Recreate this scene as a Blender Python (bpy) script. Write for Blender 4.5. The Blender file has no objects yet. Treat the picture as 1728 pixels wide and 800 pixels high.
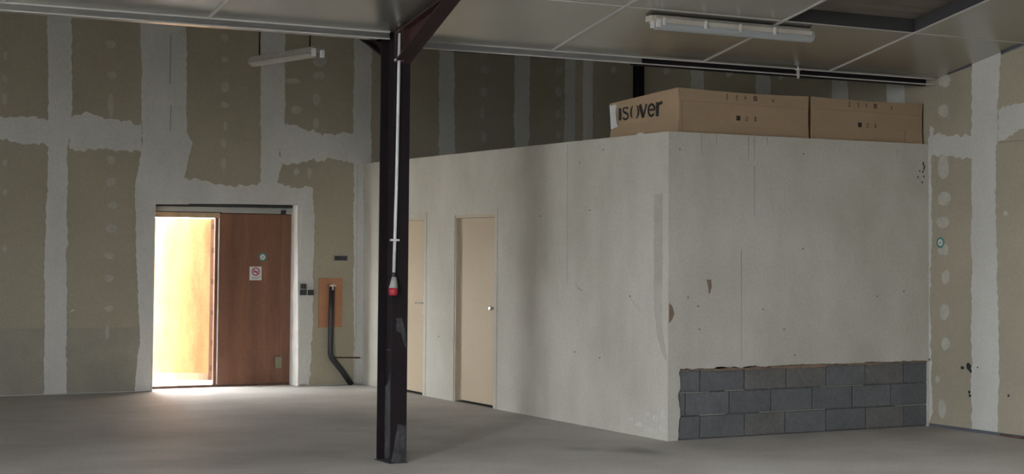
import bpy, bmesh, math, random
from mathutils import Vector, Matrix, noise
random.seed(7)
S = bpy.context.scene
COL = S.collection

# ------------------------------------------------------------------ camera
cam_d = bpy.data.cameras.new('camera'); cam = bpy.data.objects.new('camera', cam_d); COL.objects.link(cam)
YAW, PITCH, ROLL = 0.4995, 0.0441, 0.0077
fw = Vector((math.sin(YAW)*math.cos(PITCH), math.cos(YAW)*math.cos(PITCH), math.sin(PITCH)))
r0 = Vector((math.cos(YAW), -math.sin(YAW), 0)); u0 = r0.cross(fw)
rr = math.cos(ROLL)*r0 + math.sin(ROLL)*u0; uu = -math.sin(ROLL)*r0 + math.cos(ROLL)*u0
cam.matrix_world = Matrix(((rr.x, uu.x, -fw.x, -8.1146), (rr.y, uu.y, -fw.y, -12.0101), (rr.z, uu.z, -fw.z, 1.6491), (0, 0, 0, 1)))
cam_d.sensor_width = 36.0
cam_d.lens = 2784.789/1728*36
cam_d.shift_y = -(400-299.33)/1728
cam_d.clip_end = 300
S.camera = cam

# ------------------------------------------------------------------ sky, daylight openings, exposure
w = bpy.data.worlds.new('overcast_sky'); S.world = w; w.use_nodes = True
bg = w.node_tree.nodes['Background']
bg.inputs['Color'].default_value = (0.93, 0.97, 1.0, 1)
bg.inputs['Strength'].default_value = 1.0
def portal(name, loc, rot, sx, sy):            # guides sampling of the sky through an opening
    d = bpy.data.lights.new(name, 'AREA'); d.shape = 'RECTANGLE'; d.size = sx; d.size_y = sy
    d.cycles.is_portal = True
    o = bpy.data.objects.new(name, d); COL.objects.link(o); o.location = loc; o.rotation_euler = rot
    return o
GATE = (-10.45, -8.45, 4.6)                       # y from, y to, height of the big opening in the west wall
portal('daylight_gate', (-12.05, (GATE[0]+GATE[1])/2, GATE[2]/2), (0, -math.pi/2, 0), GATE[2], GATE[1]-GATE[0])
ADDED_ROOFLIGHTS = [(-9.85, -9.15), (-5.45, -4.75), (-.65, -.25)]       # x spans of three unseen roof openings, added to light the floor
RLY = (-4.84, -3.64)
for a, c in ADDED_ROOFLIGHTS:
    ym = (RLY[0]+RLY[1])/2
    portal('daylight_roof', ((a+c)/2, ym, 3.30-.2*ym+.05), (-math.atan(.2), 0, 0), c-a, RLY[1]-RLY[0])
WIN = (2.4, 3.8, .9, 1.9)                       # unseen west window added to light the back wall: y0, y1, z0, z1
portal('daylight_window', (-12.05, (WIN[0]+WIN[1])/2, (WIN[2]+WIN[3])/2), (0, -math.pi/2, 0), WIN[3]-WIN[2], WIN[1]-WIN[0])
portal('daylight_door', (-2.2, 7.02, 1.03), (-math.pi/2, 0, 0), 0.86, 2.06)
S.view_settings.view_transform = 'Standard'
S.view_settings.look = 'None'
S.view_settings.gamma = 1.0
S.view_settings.use_curve_mapping = False
S.view_settings.exposure = 5.73
S.render.film_transparent = False
S.cycles.use_denoising = True
S.cycles.max_bounces = 10
S.cycles.diffuse_bounces = 8
S.cycles.glossy_bounces = 4
S.cycles.caustics_reflective = False
S.cycles.caustics_refractive = False
S.cycles.sample_clamp_indirect = 3.0

# ------------------------------------------------------------------ materials
def mat(name, c1, c2=None, scale=1.5, stretch=(1, 1, 1), rough=0.8, metal=0.0, bump=0.0, bscale=60, detail=6, fine=0.0,
        lo=0.35, hi=0.65, spec=0.5, rough2=None, trans=0.0):
    m = bpy.data.materials.new(name); m.use_nodes = True
    nt = m.node_tree; N = nt.nodes; L = nt.links
    b = N['Principled BSDF']
    b.inputs['Roughness'].default_value = rough; b.inputs['Metallic'].default_value = metal
    b.inputs['Specular IOR Level'].default_value = spec
    if trans: b.inputs['Transmission Weight'].default_value = trans
    g = N.new('ShaderNodeNewGeometry')
    mp = N.new('ShaderNodeMapping'); mp.inputs['Scale'].default_value = stretch
    L.new(g.outputs['Position'], mp.inputs['Vector'])
    if c2 is None: c2 = tuple(v*0.86 for v in c1)
    n = N.new('ShaderNodeTexNoise'); n.inputs['Scale'].default_value = scale; n.inputs['Detail'].default_value = detail
    n.inputs['Roughness'].default_value = 0.62
    L.new(mp.outputs[0], n.inputs['Vector'])
    r = N.new('ShaderNodeMapRange'); r.inputs['From Min'].default_value = lo; r.inputs['From Max'].default_value = hi
    L.new(n.outputs['Fac'], r.inputs['Value'])
    mx = N.new('ShaderNodeMix'); mx.data_type = 'RGBA'
    mx.inputs['A'].default_value = (*c1, 1); mx.inputs['B'].default_value = (*c2, 1)
    L.new(r.outputs[0], mx.inputs['Factor'])
    out = mx.outputs['Result']
    if fine:
        n2 = N.new('ShaderNodeTexNoise'); n2.inputs['Scale'].default_value = 38; n2.inputs['Detail'].default_value = 3
        L.new(g.outputs['Position'], n2.inputs['Vector'])
        r2 = N.new('ShaderNodeMapRange'); r2.inputs['From Min'].default_value = 0.3; r2.inputs['From Max'].default_value = 0.7
        r2.inputs['To Min'].default_value = 1-fine; r2.inputs['To Max'].default_value = 1+fine
        L.new(n2.outputs['Fac'], r2.inputs['Value'])
        vm = N.new('ShaderNodeVectorMath'); vm.operation = 'SCALE'
        L.new(out, vm.inputs[0]); L.new(r2.outputs[0], vm.inputs['Scale']); out = vm.outputs[0]
    L.new(out, b.inputs['Base Color'])
    if rough2 is not None:
        r3 = N.new('ShaderNodeMapRange'); r3.inputs['To Min'].default_value = rough; r3.inputs['To Max'].default_value = rough2
        L.new(n.outputs['Fac'], r3.inputs['Value']); L.new(r3.outputs[0], b.inputs['Roughness'])
    if bump:
        n3 = N.new('ShaderNodeTexNoise'); n3.inputs['Scale'].default_value = bscale; n3.inputs['Detail'].default_value = 4
        L.new(g.outputs['Position'], n3.inputs['Vector'])
        bp = N.new('ShaderNodeBump'); bp.inputs['Strength'].default_value = bump; bp.inputs['Distance'].default_value = 0.01
        L.new(n3.outputs['Fac'], bp.inputs['Height']); L.new(bp.outputs[0], b.inputs['Normal'])
    return m

M = {}
M['floor'] = mat('concrete_floor', (.50, .475, .435), (.33, .305, .275), scale=.75, stretch=(.8, 1, 1), rough=.62, bump=.25, bscale=25, fine=.10, spec=.4, detail=9, lo=.32, hi=.68)
def darken_spots(m, spots, col):
    nt = m.node_tree; N = nt.nodes; L = nt.links; b = N['Principled BSDF']
    cur = b.inputs['Base Color'].links[0].from_socket
    g = N.new('ShaderNodeNewGeometry'); nz = N.new('ShaderNodeTexNoise'); nz.inputs['Scale'].default_value = 3.0; nz.inputs['Detail'].default_value = 5
    L.new(g.outputs['Position'], nz.inputs['Vector'])
    for (x, y, rx, ry, k) in spots:
        mp = N.new('ShaderNodeMapping'); mp.vector_type = 'POINT'
        mp.inputs['Scale'].default_value = (1/rx, 1/ry, 0); mp.inputs['Location'].default_value = (-x/rx, -y/ry, 0)
        L.new(g.outputs['Position'], mp.inputs['Vector'])
        ln = N.new('ShaderNodeVectorMath'); ln.operation = 'LENGTH'; L.new(mp.outputs[0], ln.inputs[0])
        ad = N.new('ShaderNodeMath'); ad.operation = 'ADD'; L.new(ln.outputs['Value'], ad.inputs[0]); L.new(nz.outputs['Fac'], ad.inputs[1])
        r = N.new('ShaderNodeMapRange'); r.interpolation_type = 'SMOOTHSTEP'
        r.inputs['From Min'].default_value = .5; r.inputs['From Max'].default_value = 1.5; r.inputs['To Min'].default_value = k; r.inputs['To Max'].default_value = 0
        L.new(ad.outputs[0], r.inputs['Value'])
        mx = N.new('ShaderNodeMix'); mx.data_type = 'RGBA'; mx.inputs['B'].default_value = (*col, 1)
        L.new(r.outputs[0], mx.inputs['Factor']); L.new(cur, mx.inputs['A']); cur = mx.outputs['Result']
    L.new(cur, b.inputs['Base Color'])
darken_spots(M['floor'], [(-.62, -.45, .28, .45, .75), (-.95, -.15, .35, .3, .45), (-1.6, 2.2, .9, 1.6, .35), (-3.2, .3, 2.4, 1.1, .25)], (.13, .12, .115))  # two small stains, then two broad darker areas of floor
M['board'] = mat('plasterboard_paper', (.36, .32, .245), (.315, .28, .215), scale=.8, rough=.9, fine=.05)
M['board_low'] = mat('plasterboard_paper_low', (.36, .335, .275), (.295, .28, .23), scale=2.2, rough=.9, fine=.06)  # slightly darker paper for the lowest boards on one side of the doorway
M['filler'] = mat('joint_filler', (.56, .55, .52), (.48, .475, .45), scale=1.6, stretch=(1, 1, .5), rough=.9, fine=.05)
M['plaster'] = mat('white_wall_paint', (.545, .53, .475), (.41, .39, .335), scale=1.5, stretch=(1, 1, .6), rough=.75, fine=.06, detail=9, lo=.36, hi=.74, bump=.08, bscale=30)
M['plaster_old'] = mat('patched_plaster', (.45, .43, .38), (.39, .37, .325), scale=4, rough=.85, fine=.05)
M['white_edge'] = mat('white_reveal_lit_edge', (.70, .69, .66), (.60, .59, .56), scale=9, rough=.8)
M['white_edge2'] = mat('flaking_wall_paint', (.60, .59, .55), (.50, .485, .44), scale=12, rough=.8, fine=.08)
M['fillerlit'] = mat('joint_filler_lit', (.64, .63, .60), (.55, .545, .52), scale=1.6, stretch=(1, 1, .5), rough=.9, fine=.05)  # lighter copy of the filler, light missing on the back wall put into colour
M['boardlit'] = mat('plasterboard_paper_lit', (.40, .36, .275), (.35, .315, .24), scale=.8, rough=.9, fine=.05)  # board paper lightened in place of light the back wall lacks
M['raw'] = mat('raw_plaster_edge', (.25, .18, .13), (.17, .12, .09), scale=9, rough=.95)
M['mark'] = mat('dark_scuff', (.17, .16, .145), rough=.9)
M['drip'] = mat('faint_drip_stain', (.36, .345, .305), rough=.85)
M['block'] = mat('concrete_block', (.145, .15, .155), (.115, .12, .125), scale=3, rough=.95, fine=.12, bump=.5, bscale=90)
M['block2'] = mat('concrete_block_dark', (.130, .135, .142), (.104, .109, .115), scale=3, rough=.95, fine=.12, bump=.5, bscale=90)
M['block3'] = mat('concrete_block_brownish', (.155, .151, .145), (.122, .120, .116), scale=3, rough=.95, fine=.12, bump=.5, bscale=90)
M['mortar'] = mat('mortar', (.10, .10, .10), (.20, .20, .20), scale=5, rough=.95, lo=.5, hi=.75)
M['panel'] = mat('ceiling_panel_sheet', (.52, .51, .47), (.46, .45, .41), scale=1.1, rough=.27, metal=.8)
M['trim'] = mat('white_joint_strip', (.52, .51, .48), rough=.5)
M['galv'] = mat('galvanised_sheet', (.50, .50, .48), (.38, .38, .37), scale=5, stretch=(.4, 1, 1), rough=.32, metal=.85)
M['deck'] = mat('brown_roof_deck', (.20, .17, .14), (.13, .11, .09), scale=3, stretch=(.5, 3, 1), rough=.85)
M['steel'] = mat('dark_brown_steel_paint', (.015, .010, .012), (.011, .008, .011), scale=4, spec=.25, rough=.55, fine=.1)
M['redsteel'] = mat('red_brown_primer', (.055, .026, .025), (.036, .019, .019), scale=4, spec=.3, rough=.55, fine=.1)
M['darkred'] = mat('dark_red_brown_primer', (.034, .017, .017), (.022, .013, .014), scale=4, spec=.3, rough=.55, fine=.1)
M['olive'] = mat('olive_plastic', (.22, .21, .14), rough=.5)
M['dust'] = mat('grey_scuffed_paint', (.060, .056, .060), (.018, .016, .018), scale=14, stretch=(1, 1, .5), rough=.8, fine=.2)
M['white'] = mat('white_plastic', (.68, .68, .66), rough=.4)
M['whitepipe'] = mat('white_conduit', (.72, .74, .74), rough=.4)
M['grey'] = mat('grey_plastic', (.35, .36, .34), rough=.5)
M['red'] = mat('red_plastic', (.42, .02, .04), rough=.4)
M['black'] = mat('black_plastic', (.022, .024, .028), rough=.45)
M['darkbox'] = mat('dark_box_inside', (.045, .045, .048), rough=.7)
M['beige'] = mat('beige_door_paint', (.50, .405, .285), (.46, .37, .26), scale=1.2, rough=.55, fine=.02)
M['beigedark'] = mat('beige_door_frame', (.50, .43, .33), rough=.6)
M['chrome'] = mat('brushed_metal', (.75, .73, .68), rough=.28, metal=1.0)
M['wood'] = mat('reddish_plywood', (.23, .105, .060), (.155, .068, .042), scale=2.2, stretch=(3, 3, .35), rough=.6, fine=.06)
M['woodlight'] = mat('orange_plywood', (.54, .28, .105), (.40, .19, .07), scale=2.5, stretch=(3, 3, .7), rough=.7, fine=.08)
M['wornwood'] = mat('worn_plywood', (.26, .14, .09), (.20, .10, .065), scale=6, rough=.7)
M['dab'] = mat('thin_filler', (.47, .455, .41), (.40, .38, .335), scale=14, rough=.9)
M['woodframe'] = mat('pale_wood_frame', (.45, .33, .20), (.33, .23, .14), scale=5, stretch=(1, 1, .3), rough=.7)
M['orange'] = mat('orange_brown_board', (.46, .22, .115), (.40, .19, .10), scale=3, rough=.7, fine=.04)
M['carton'] = mat('brown_cardboard', (.36, .255, .160), (.325, .23, .145), scale=2, stretch=(1, 1, 3), rough=.85, fine=.03)
M['cartonedge'] = mat('cardboard_fold', (.30, .21, .14), rough=.9)
M['ink'] = mat('black_print', (.012, .012, .012), rough=.7)
M['inkfaint'] = mat('faded_brown_print', (.15, .10, .07), rough=.8)
M['paper'] = mat('white_paper', (.66, .68, .68), rough=.8)
M['teal'] = mat('teal_print', (.05, .22, .20), rough=.6)
M['redprint'] = mat('red_print', (.45, .04, .05), rough=.6)
M['greyprint'] = mat('grey_print', (.30, .30, .28), rough=.7)
M['rust'] = mat('rusty_iron', (.16, .085, .06), (.09, .05, .04), scale=20, rough=.9)
M['ground'] = mat('pale_yard_paving', (.50, .48, .45), (.44, .42, .39), scale=.7, rough=.9)
M['bluegap'] = mat('blue_grey_plinth', (.12, .135, .16), (.09, .10, .12), scale=4, rough=.8)
M['housingdull'] = mat('dark_batten', (.34, .32, .28), (.28, .265, .23), scale=5, rough=.65)  # darker housing tone for the second batten
M['tube'] = mat('clear_ribbed_cover', (.60, .64, .66), (.52, .55, .57), scale=6, stretch=(.3, 4, 4), rough=.25, trans=.35)
M['housing'] = mat('old_cream_housing', (.50, .47, .41), (.42, .39, .34), scale=5, rough=.6)

# ------------------------------------------------------------------ mesh helpers
def wloc(o):
    v = Vector((0, 0, 0))
    while o is not None:
        v += o.location; o = o.parent
    return v
def tag(o, label=None, cat=None, group=None, kind=None):
    if label: o['label'] = label
    if cat: o['category'] = cat
    if group: o['group'] = group
    if kind: o['kind'] = kind
    return o
def empty(name, loc, label, cat, group=None, kind=None):
    o = bpy.data.objects.new(name, None); COL.objects.link(o); o.location = loc; o.empty_display_size = .1
    return tag(o, label, cat, group, kind)
class MB:
    def __init__(s): s.bm = bmesh.new(); s.slots = 0
    def _m(s, fs, mi):
        if mi:
            for f in fs: f.material_index = mi
    def box(s, x0, x1, y0, y1, z0, z1, mi=0, rot=None, fz=None):
        vs = []
        c = Vector(((x0+x1)/2, (y0+y1)/2, (z0+z1)/2))
        for x in (x0, x1):
            for y in (y0, y1):
                for z in (z0, z1):
                    v = Vector((x, y, z))
                    if rot is not None: v = rot @ (v-c) + c
                    if fz: v.z += fz(v.x, v.y)
                    vs.append(s.bm.verts.new(v))
        fs = [s.bm.faces.new([vs[i] for i in q]) for q in ((0, 1, 3, 2), (4, 6, 7, 5), (0, 4, 5, 1), (2, 3, 7, 6), (0, 2, 6, 4), (1, 5, 7, 3))]
        s._m(fs, mi); return vs
    def prism(s, pts, off, mi=0):                # closed planar outline pushed along off
        off = Vector(off)
        a = [s.bm.verts.new(Vector(p)) for p in pts]; b = [s.bm.verts.new(Vector(p)+off) for p in pts]
        n = len(pts)
        fs = [s.bm.faces.new(a[::-1]), s.bm.faces.new(b)]
        for i in range(n): fs.append(s.bm.faces.new((a[i], a[(i+1) % n], b[(i+1) % n], b[i])))
        s._m(fs, mi)
    def tube(s, pts, r, seg=12, mi=0, cap=True):
        pts = [Vector(p) for p in pts]; rings = []
        for i, p in enumerate(pts):
            t = (pts[min(i+1, len(pts)-1)]-pts[max(i-1, 0)]).normalized()
            h = Vector((0, 0, 1)) if abs(t.z) < .9 else Vector((1, 0, 0))
            a = t.cross(h).normalized(); b = t.cross(a)
            ri = r[i] if isinstance(r, (list, tuple)) else r
            rings.append([s.bm.verts.new(p + ri*(math.cos(k*2*math.pi/seg)*a + math.sin(k*2*math.pi/seg)*b)) for k in range(seg)])
        fs = []
        for i in range(len(rings)-1):
            for k in range(seg):
                f = s.bm.faces.new((rings[i][k], rings[i][(k+1) % seg], rings[i+1][(k+1) % seg], rings[i+1][k])); f.smooth = True; fs.append(f)
        if cap: fs += [s.bm.faces.new(rings[0][::-1]), s.bm.faces.new(rings[-1])]
        s._m(fs, mi)
    def build(s, name, m, parent=None, bevel=0, label=None):
        bmesh.ops.recalc_face_normals(s.bm, faces=s.bm.faces)
        if bevel:
            bmesh.ops.bevel(s.bm, geom=list(s.bm.edges), offset=bevel, segments=2, affect='EDGES', profile=.6)
        me = bpy.data.meshes.new(name)
        o = bpy.data.objects.new(name, me); COL.objects.link(o)
        if parent is not None:
            off = wloc(parent); o.parent = parent
            bmesh.ops.translate(s.bm, verts=s.bm.verts, vec=-off)
        s.bm.to_mesh(me); s.bm.free()
        for x in (m if isinstance(m, list) else [m]): me.materials.append(M[x])
        if label: o['label'] = label
        return o
def box(name, m, parent, x0, x1, y0, y1, z0, z1, bevel=0, fz=None, label=None):
    b = MB(); b.box(x0, x1, y0, y1, z0, z1, fz=fz); return b.build(name, m, parent, bevel, label)
def top_mesh(name, b, m, label, cat, base, bevel=0, group=None):     # a thing that is one mesh, origin at its base
    bmesh.ops.translate(b.bm, verts=b.bm.verts, vec=-Vector(base))
    o = b.build(name, m, None, bevel); o.location = base
    return tag(o, label, cat, group)
def ragged(pts, amp, step=.03, seed=0, keep=None):                   # outline with an uneven trowelled edge
    out = []; n = len(pts)
    area = sum(pts[i][0]*pts[(i+1) % n][1]-pts[(i+1) % n][0]*pts[i][1] for i in range(n))
    sg = 1 if area > 0 else -1
    for i in range(n):
        a = Vector(pts[i]); b = Vector(pts[(i+1) % n]); d = b-a; k = max(1, int(d.length/step))
        nrm = Vector((d.y, -d.x)).normalized()*sg if d.length else Vector((0, 0))
        for j in range(k):
            p = a + d*(j/k)
            e = amp*(noise.noise((p.x*3.7+seed, p.y*3.7, seed*1.7))*.8 + noise.noise((p.x*17+seed, p.y*17, seed))*.75 + noise.noise((p.x*43, p.y*43+seed, seed))*.6)
            if abs(d.x) > abs(d.y)*1.5: e *= 1.9
            if keep and keep(p): e = 0
            out.append(p + nrm*e)
    return out
def blob(cx, cz, rx, rz, seed):
    n = 14; out = []
    for k in range(n):
        a = k*2*math.pi/n
        q = 1 + .28*noise.noise((math.cos(a)*1.3+seed*3.1, math.sin(a)*1.3, seed*.7))
        out.append((cx + rx*q*math.cos(a), cz + rz*q*math.sin(a)))
    return out
def struct(o): o['kind'] = 'structure'; return o
def on_back(pts, y=6.652): return [(p[0], y, p[1]) for p in pts]
def on_x(pts, x): return [(x, p[0], p[1]) for p in pts]

# ------------------------------------------------------------------ measured outlines (metres on each wall)
BACK_FILLER = [[(-3.889, 4.581), (-3.617, 4.57), (-3.589, 3.108), (-3.629, 2.758), (-3.588, -0.016), (-3.836, -0.027), (-3.859, 1.757), (-3.839, 2.751)], [(-2.835, 4.498), (-2.28, 4.542), (-2.247, 3.002), (-2.181, 2.88), (-2.281, 2.462), (-2.223, 2.436), (-2.219, 2.153), (-2.619, 2.145), (-2.63, -0.002), (-2.809, -0.003), (-2.766, 0.684), (-2.807, 1.429), (-2.852, 2.378), (-2.776, 2.789)], [(-1.37, 4.543), (-1.061, 4.496), (-1.048, 3.102), (-1.119, 2.779), (-1.072, 2.667), (-1.136, 2.409), (-1.337, 2.404)], [(-0.163, 4.344), (0.075, 4.347), (0.088, 2.689), (-0.008, 2.686), (0.018, 0.016), (-0.107, 0.012)], [(1.005, 4.277), (1.214, 4.276), (1.246, 2.823), (1.021, 2.793)], [(2.089, 4.273), (2.318, 4.273), (2.32, 2.99), (2.101, 2.967)], [(2.855, 4.261), (3.073, 4.259), (3.081, 3.097), (2.845, 3.064)]]
BACK_FILLER_FLAT = [[(-4.566, 3.083), (-3.99, 3.096), (-3.826, 3.09), (-3.82, 2.778), (-4.113, 2.794), (-4.56, 2.803)], [(-3.615, 3.107), (-3.43, 3.182), (-3.159, 3.1), (-2.934, 3.124), (-2.782, 3.076), (-2.776, 2.749), (-3.187, 2.761), (-3.608, 2.746)], [(-1.095, 3.171), (-0.744, 3.064), (-0.436, 3.048), (-0.123, 3.046), (-0.118, 2.697), (-0.431, 2.73), (-0.663, 2.737), (-0.891, 2.679), (-1.087, 2.652)], [(-2.28, 2.448), (-2.03, 2.421), (-1.631, 2.368), (-1.33, 2.432), (-1.129, 2.423), (-0.681, 2.378), (-0.654, 2.077), (-0.649, 1.219), (-0.657, 0.648), (-0.701, 0.031), (-0.83, 0.021), (-0.869, 2.18), (-2.276, 2.159)]]
BACK_DABS = [(-3.161, 3.961, 0.061, 0.048), (-3.148, 3.609, 0.058, 0.041), (-3.148, 3.263, 0.034, 0.136), (-3.13, 2.641, 0.048, 0.048), (-3.132, 2.391, 0.051, 0.051), (-3.107, 2.122, 0.054, 0.04), (-3.116, 1.859, 0.061, 0.047), (-3.137, 1.549, 0.057, 0.04), (-3.132, 1.294, 0.051, 0.04), (-3.126, 0.951, 0.047, 0.037), (-3.141, 0.69, 0.021, 0.087), (-1.813, 4.136, 0.043, 0.049), (-1.801, 3.869, 0.047, 0.032), (-1.796, 3.547, 0.051, 0.063), (-1.8, 3.336, 0.047, 0.039), (-1.788, 3.084, 0.022, 0.049), (-1.8, 2.881, 0.036, 0.049), (-1.803, 2.636, 0.036, 0.063), (-4.344, 4.311, 0.051, 0.079), (-4.332, 3.751, 0.026, 0.053), (-4.334, 3.501, 0.028, 0.04), (-4.329, 3.284, 0.026, 0.073), (-4.314, 2.57, 0.026, 0.039), (-4.307, 2.242, 0.026, 0.04), (-4.295, 1.622, 0.025, 0.039), (-0.602, 3.922, 0.1, 0.065), (-0.615, 3.748, 0.077, 0.051), (-0.642, 3.458, 0.05, 0.072), (-0.9, 3.316, 0.064, 0.053), (-0.646, 3.155, 0.038, 0.072), (-0.951, 3.664, 0.098, 0.032), (-0.889, 2.572, 0.038, 0.043), (-0.722, 2.563, 0.03, 0.072), (-0.733, 2.255, 0.023, 0.035), (1.657, 4.168, 0.06, 0.039), (1.659, 3.955, 0.06, 0.046), (1.645, 3.665, 0.047, 0.068), (1.63, 3.39, 0.034, 0.076), (1.65, 3.087, 0.034, 0.069), (2.757, 4.005, 0.054, 0.054), (2.759, 3.724, 0.049, 0.066), (2.752, 3.435, 0.04, 0.054), (2.754, 3.162, 0.04, 0.047), (3.282, 3.089, 0.018, 0.016)]
RIGHT_FILLER = [[(3.988, 3.95), (3.735, 3.911), (3.719, 2.92), (3.983, 2.935)], [(2.726, 3.791), (2.47, 3.765), (2.458, 2.852), (2.724, 2.867)], [(1.428, 3.601), (1.184, 3.578), (1.176, 2.783), (1.429, 2.797)], [(0.591, 3.474), (0.334, 3.45), (0.328, 2.738), (0.594, 2.752)], [(6.45, 4.25), (6.197, 4.209), (6.185, 3.084), (6.437, 3.082)], [(-0.585, 3.493), (-0.959, 3.548), (-0.943, 3.321), (-0.912, 3.025), (-0.909, 2.726), (-0.876, 2.184), (-0.898, 1.156), (-0.908, 0.511), (-0.883, 0.016), (-0.562, 0.016)]]
RIGHT_FILLER_FLAT = [[(-0.028, 2.741), (-0.19, 2.778), (-0.618, 2.764), (-0.617, 2.554), (-0.331, 2.556), (-0.044, 2.587)], [(-0.911, 2.997), (-1.065, 3.013), (-1.314, 3.032), (-1.312, 2.798), (-1.135, 2.766), (-0.909, 2.671)], [(-0.029, 2.879), (-0.077, 2.841), (-0.069, 2.762), (-0.028, 2.741), (-0.042, 2.262), (-0.02, 1.126), (-0.039, 0.111), (0.01, 0.016), (-0.004, 2.72)]]
RIGHT_DABS = [(-0.224, 3.297, 0.08, 0.062), (-0.207, 3.009, 0.072, 0.062), (-0.204, 2.472, 0.072, 0.124), (-0.21, 2.172, 0.088, 0.062), (-0.201, 1.942, 0.08, 0.056), (-0.2, 1.683, 0.072, 0.056), (-0.23, 1.425, 0.056, 0.067), (-0.212, 1.093, 0.059, 0.073), (-0.226, 0.797, 0.055, 0.062), (-0.175, 0.179, 0.055, 0.084), (-0.113, 0.454, 0.032, 0.034), (-0.999, 2.019, 0.029, 0.021), (5.704, 3.947, 0.071, 0.046), (4.497, 3.821, 0.077, 0.043), (3.213, 3.676, 0.068, 0.047), (2.281, 3.566, 0.052, 0.045)]
SIDE_MARKS = [(1.086, 2.592), (1.514, 2.488), (0.615, 1.241), (1.582, 0.683), (1.129, 0.654), (4.538, 0.684), (2.264, 1.989), (1.324, 2.032)]
FRONT_MARKS = [(0.21, 1.247), (0.317, 1.168), (0.331, 0.965), (1.266, 0.949), (1.388, 0.711), (2.69, 1.286), (2.362, 1.243), (0.117, 2.547), (1.031, 1.134), (1.483, 1.682), (1.49, 2.553)]
FRONT_SCUFF = [(0.406, 1.402), (0.457, 1.402), (0.463, 1.334), (0.444, 1.282), (0.432, 1.271), (0.425, 1.339)]
CORNER_CHIP = [(0.01, 1.202), (0.047, 1.165), (0.066, 1.103), (0.041, 1.052), (0.01, 1.021)]
FRONT_DRIPS = [[(0.864, 2.703), (0.864, 2.462)], [(0.93, 2.695), (0.93, 2.491)], [(0.93, 2.427), (0.931, 1.967)], [(0.351, 2.703), (0.351, 2.503)], [(0.511, 2.704), (0.511, 2.599)], [(1.076, 2.711), (1.076, 2.614)], [(2.614, 2.637), (2.614, 2.575)], [(0.787, 1.672), (0.788, 0.672)]]
FRONT_SPLASH = [(2.941, 2.506), (2.948, 2.461), (2.933, 2.432), (2.895, 2.437), (2.873, 2.379), (2.948, 2.387), (2.925, 2.329), (2.941, 2.518), (2.956, 2.484)]
CORNER_BAND = [(0.225, 2.144), (0.094, 2.166), (0.086, 0.945), (0.001, 0.682), (0.084, 0.738), (0.16, 0.89), (0.228, 1.148)]
SIDE_SEAM = [(1.74, 2.757), (1.734, 1.324)]
FLAKES = [[(0.027, 0.084), (0.056, 0.062), (0.085, 0.039), (0.121, 0.015), (0.132, 0.046), (0.153, 0.071), (0.156, 0.1), (0.11, 0.134), (0.078, 0.116), (0.049, 0.101)], [(0.122, 0.183), (0.157, 0.165), (0.167, 0.136), (0.2, 0.133), (0.208, 0.159), (0.243, 0.172), (0.22, 0.202), (0.194, 0.213), (0.164, 0.201), (0.154, 0.201)], [(0.208, 0.081), (0.235, 0.067), (0.244, 0.051), (0.282, 0.056), (0.307, 0.063), (0.343, 0.068), (0.299, 0.088), (0.286, 0.089), (0.246, 0.093), (0.237, 0.094)], [(0.409, 0.109), (0.404, 0.093), (0.433, 0.084), (0.473, 0.089), (0.525, 0.086), (0.532, 0.097), (0.497, 0.113), (0.487, 0.115), (0.441, 0.128), (0.412, 0.125)], [(0.047, 0.226), (0.033, 0.195), (0.061, 0.192), (0.08, 0.194), (0.112, 0.189), (0.1, 0.221), (0.101, 0.238), (0.086, 0.256), (0.065, 0.277), (0.036, 0.252)], [(0.282, 0.204), (0.274, 0.192), (0.315, 0.188), (0.341, 0.178), (0.37, 0.18), (0.357, 0.198), (0.375, 0.205), (0.339, 0.223), (0.314, 0.226), (0.273, 0.214)], [(0.548, 0.138), (0.563, 0.13), (0.587, 0.122), (0.612, 0.112), (0.623, 0.121), (0.631, 0.13), (0.638, 0.139), (0.604, 0.153), (0.583, 0.149), (0.558, 0.143)]]
PAINT_SPOTS = [(-0.444, 0.583, 0.02, 0.016), (-0.528, 0.599, 0.031, 0.033), (-0.551, 0.562, 0.016, 0.017), (-0.534, 0.364, 0.015, 0.016), (-0.542, 0.332, 0.016, 0.013), (-0.642, 0.601, 0.008, 0.008), (-0.002, 0.633, 0.017, 0.011), (-1.023, 0.371, 0.011, 0.013)]
HAUNCH = [(-0.504, 3.148), (-1.236, 3.474), (-0.426, 3.146), (-1.238, 3.485), (-0.498, 3.364), (-1.118, 3.49), (0.424, 3.388), (-0.149, 3.146)]


# ------------------------------------------------------------------ roof geometry
RX, BY = 3.006, 6.652                              # right wall face, back wall face
def zf(y): return 3.30 - .2*y if y > -10 else 5.30 + .2*(y+10)          # front bay
def zr(y): return 3.34 + .2*(y+.1)                                       # rear bay
XW, YF = -12.0, -20.0                              # west wall, front wall

# floor, yard
struct(box('floor', 'floor', None, XW-.3, RX+.3, YF-.3, 6.99, -.12, 0))
struct(box('ground', 'ground', None, -70, 70, -70, 70, -.3, -.121))
struct(box('wall_light_block', 'filler', None, -6.6, -6.3, 7.6, 20, -.03, 2.8))       # unseen wall, added to cut the light entering at the door
yard = struct(box('ground_yard', 'ground', None, -30, 20, 6.99, 30, -.121, -.03))

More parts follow.
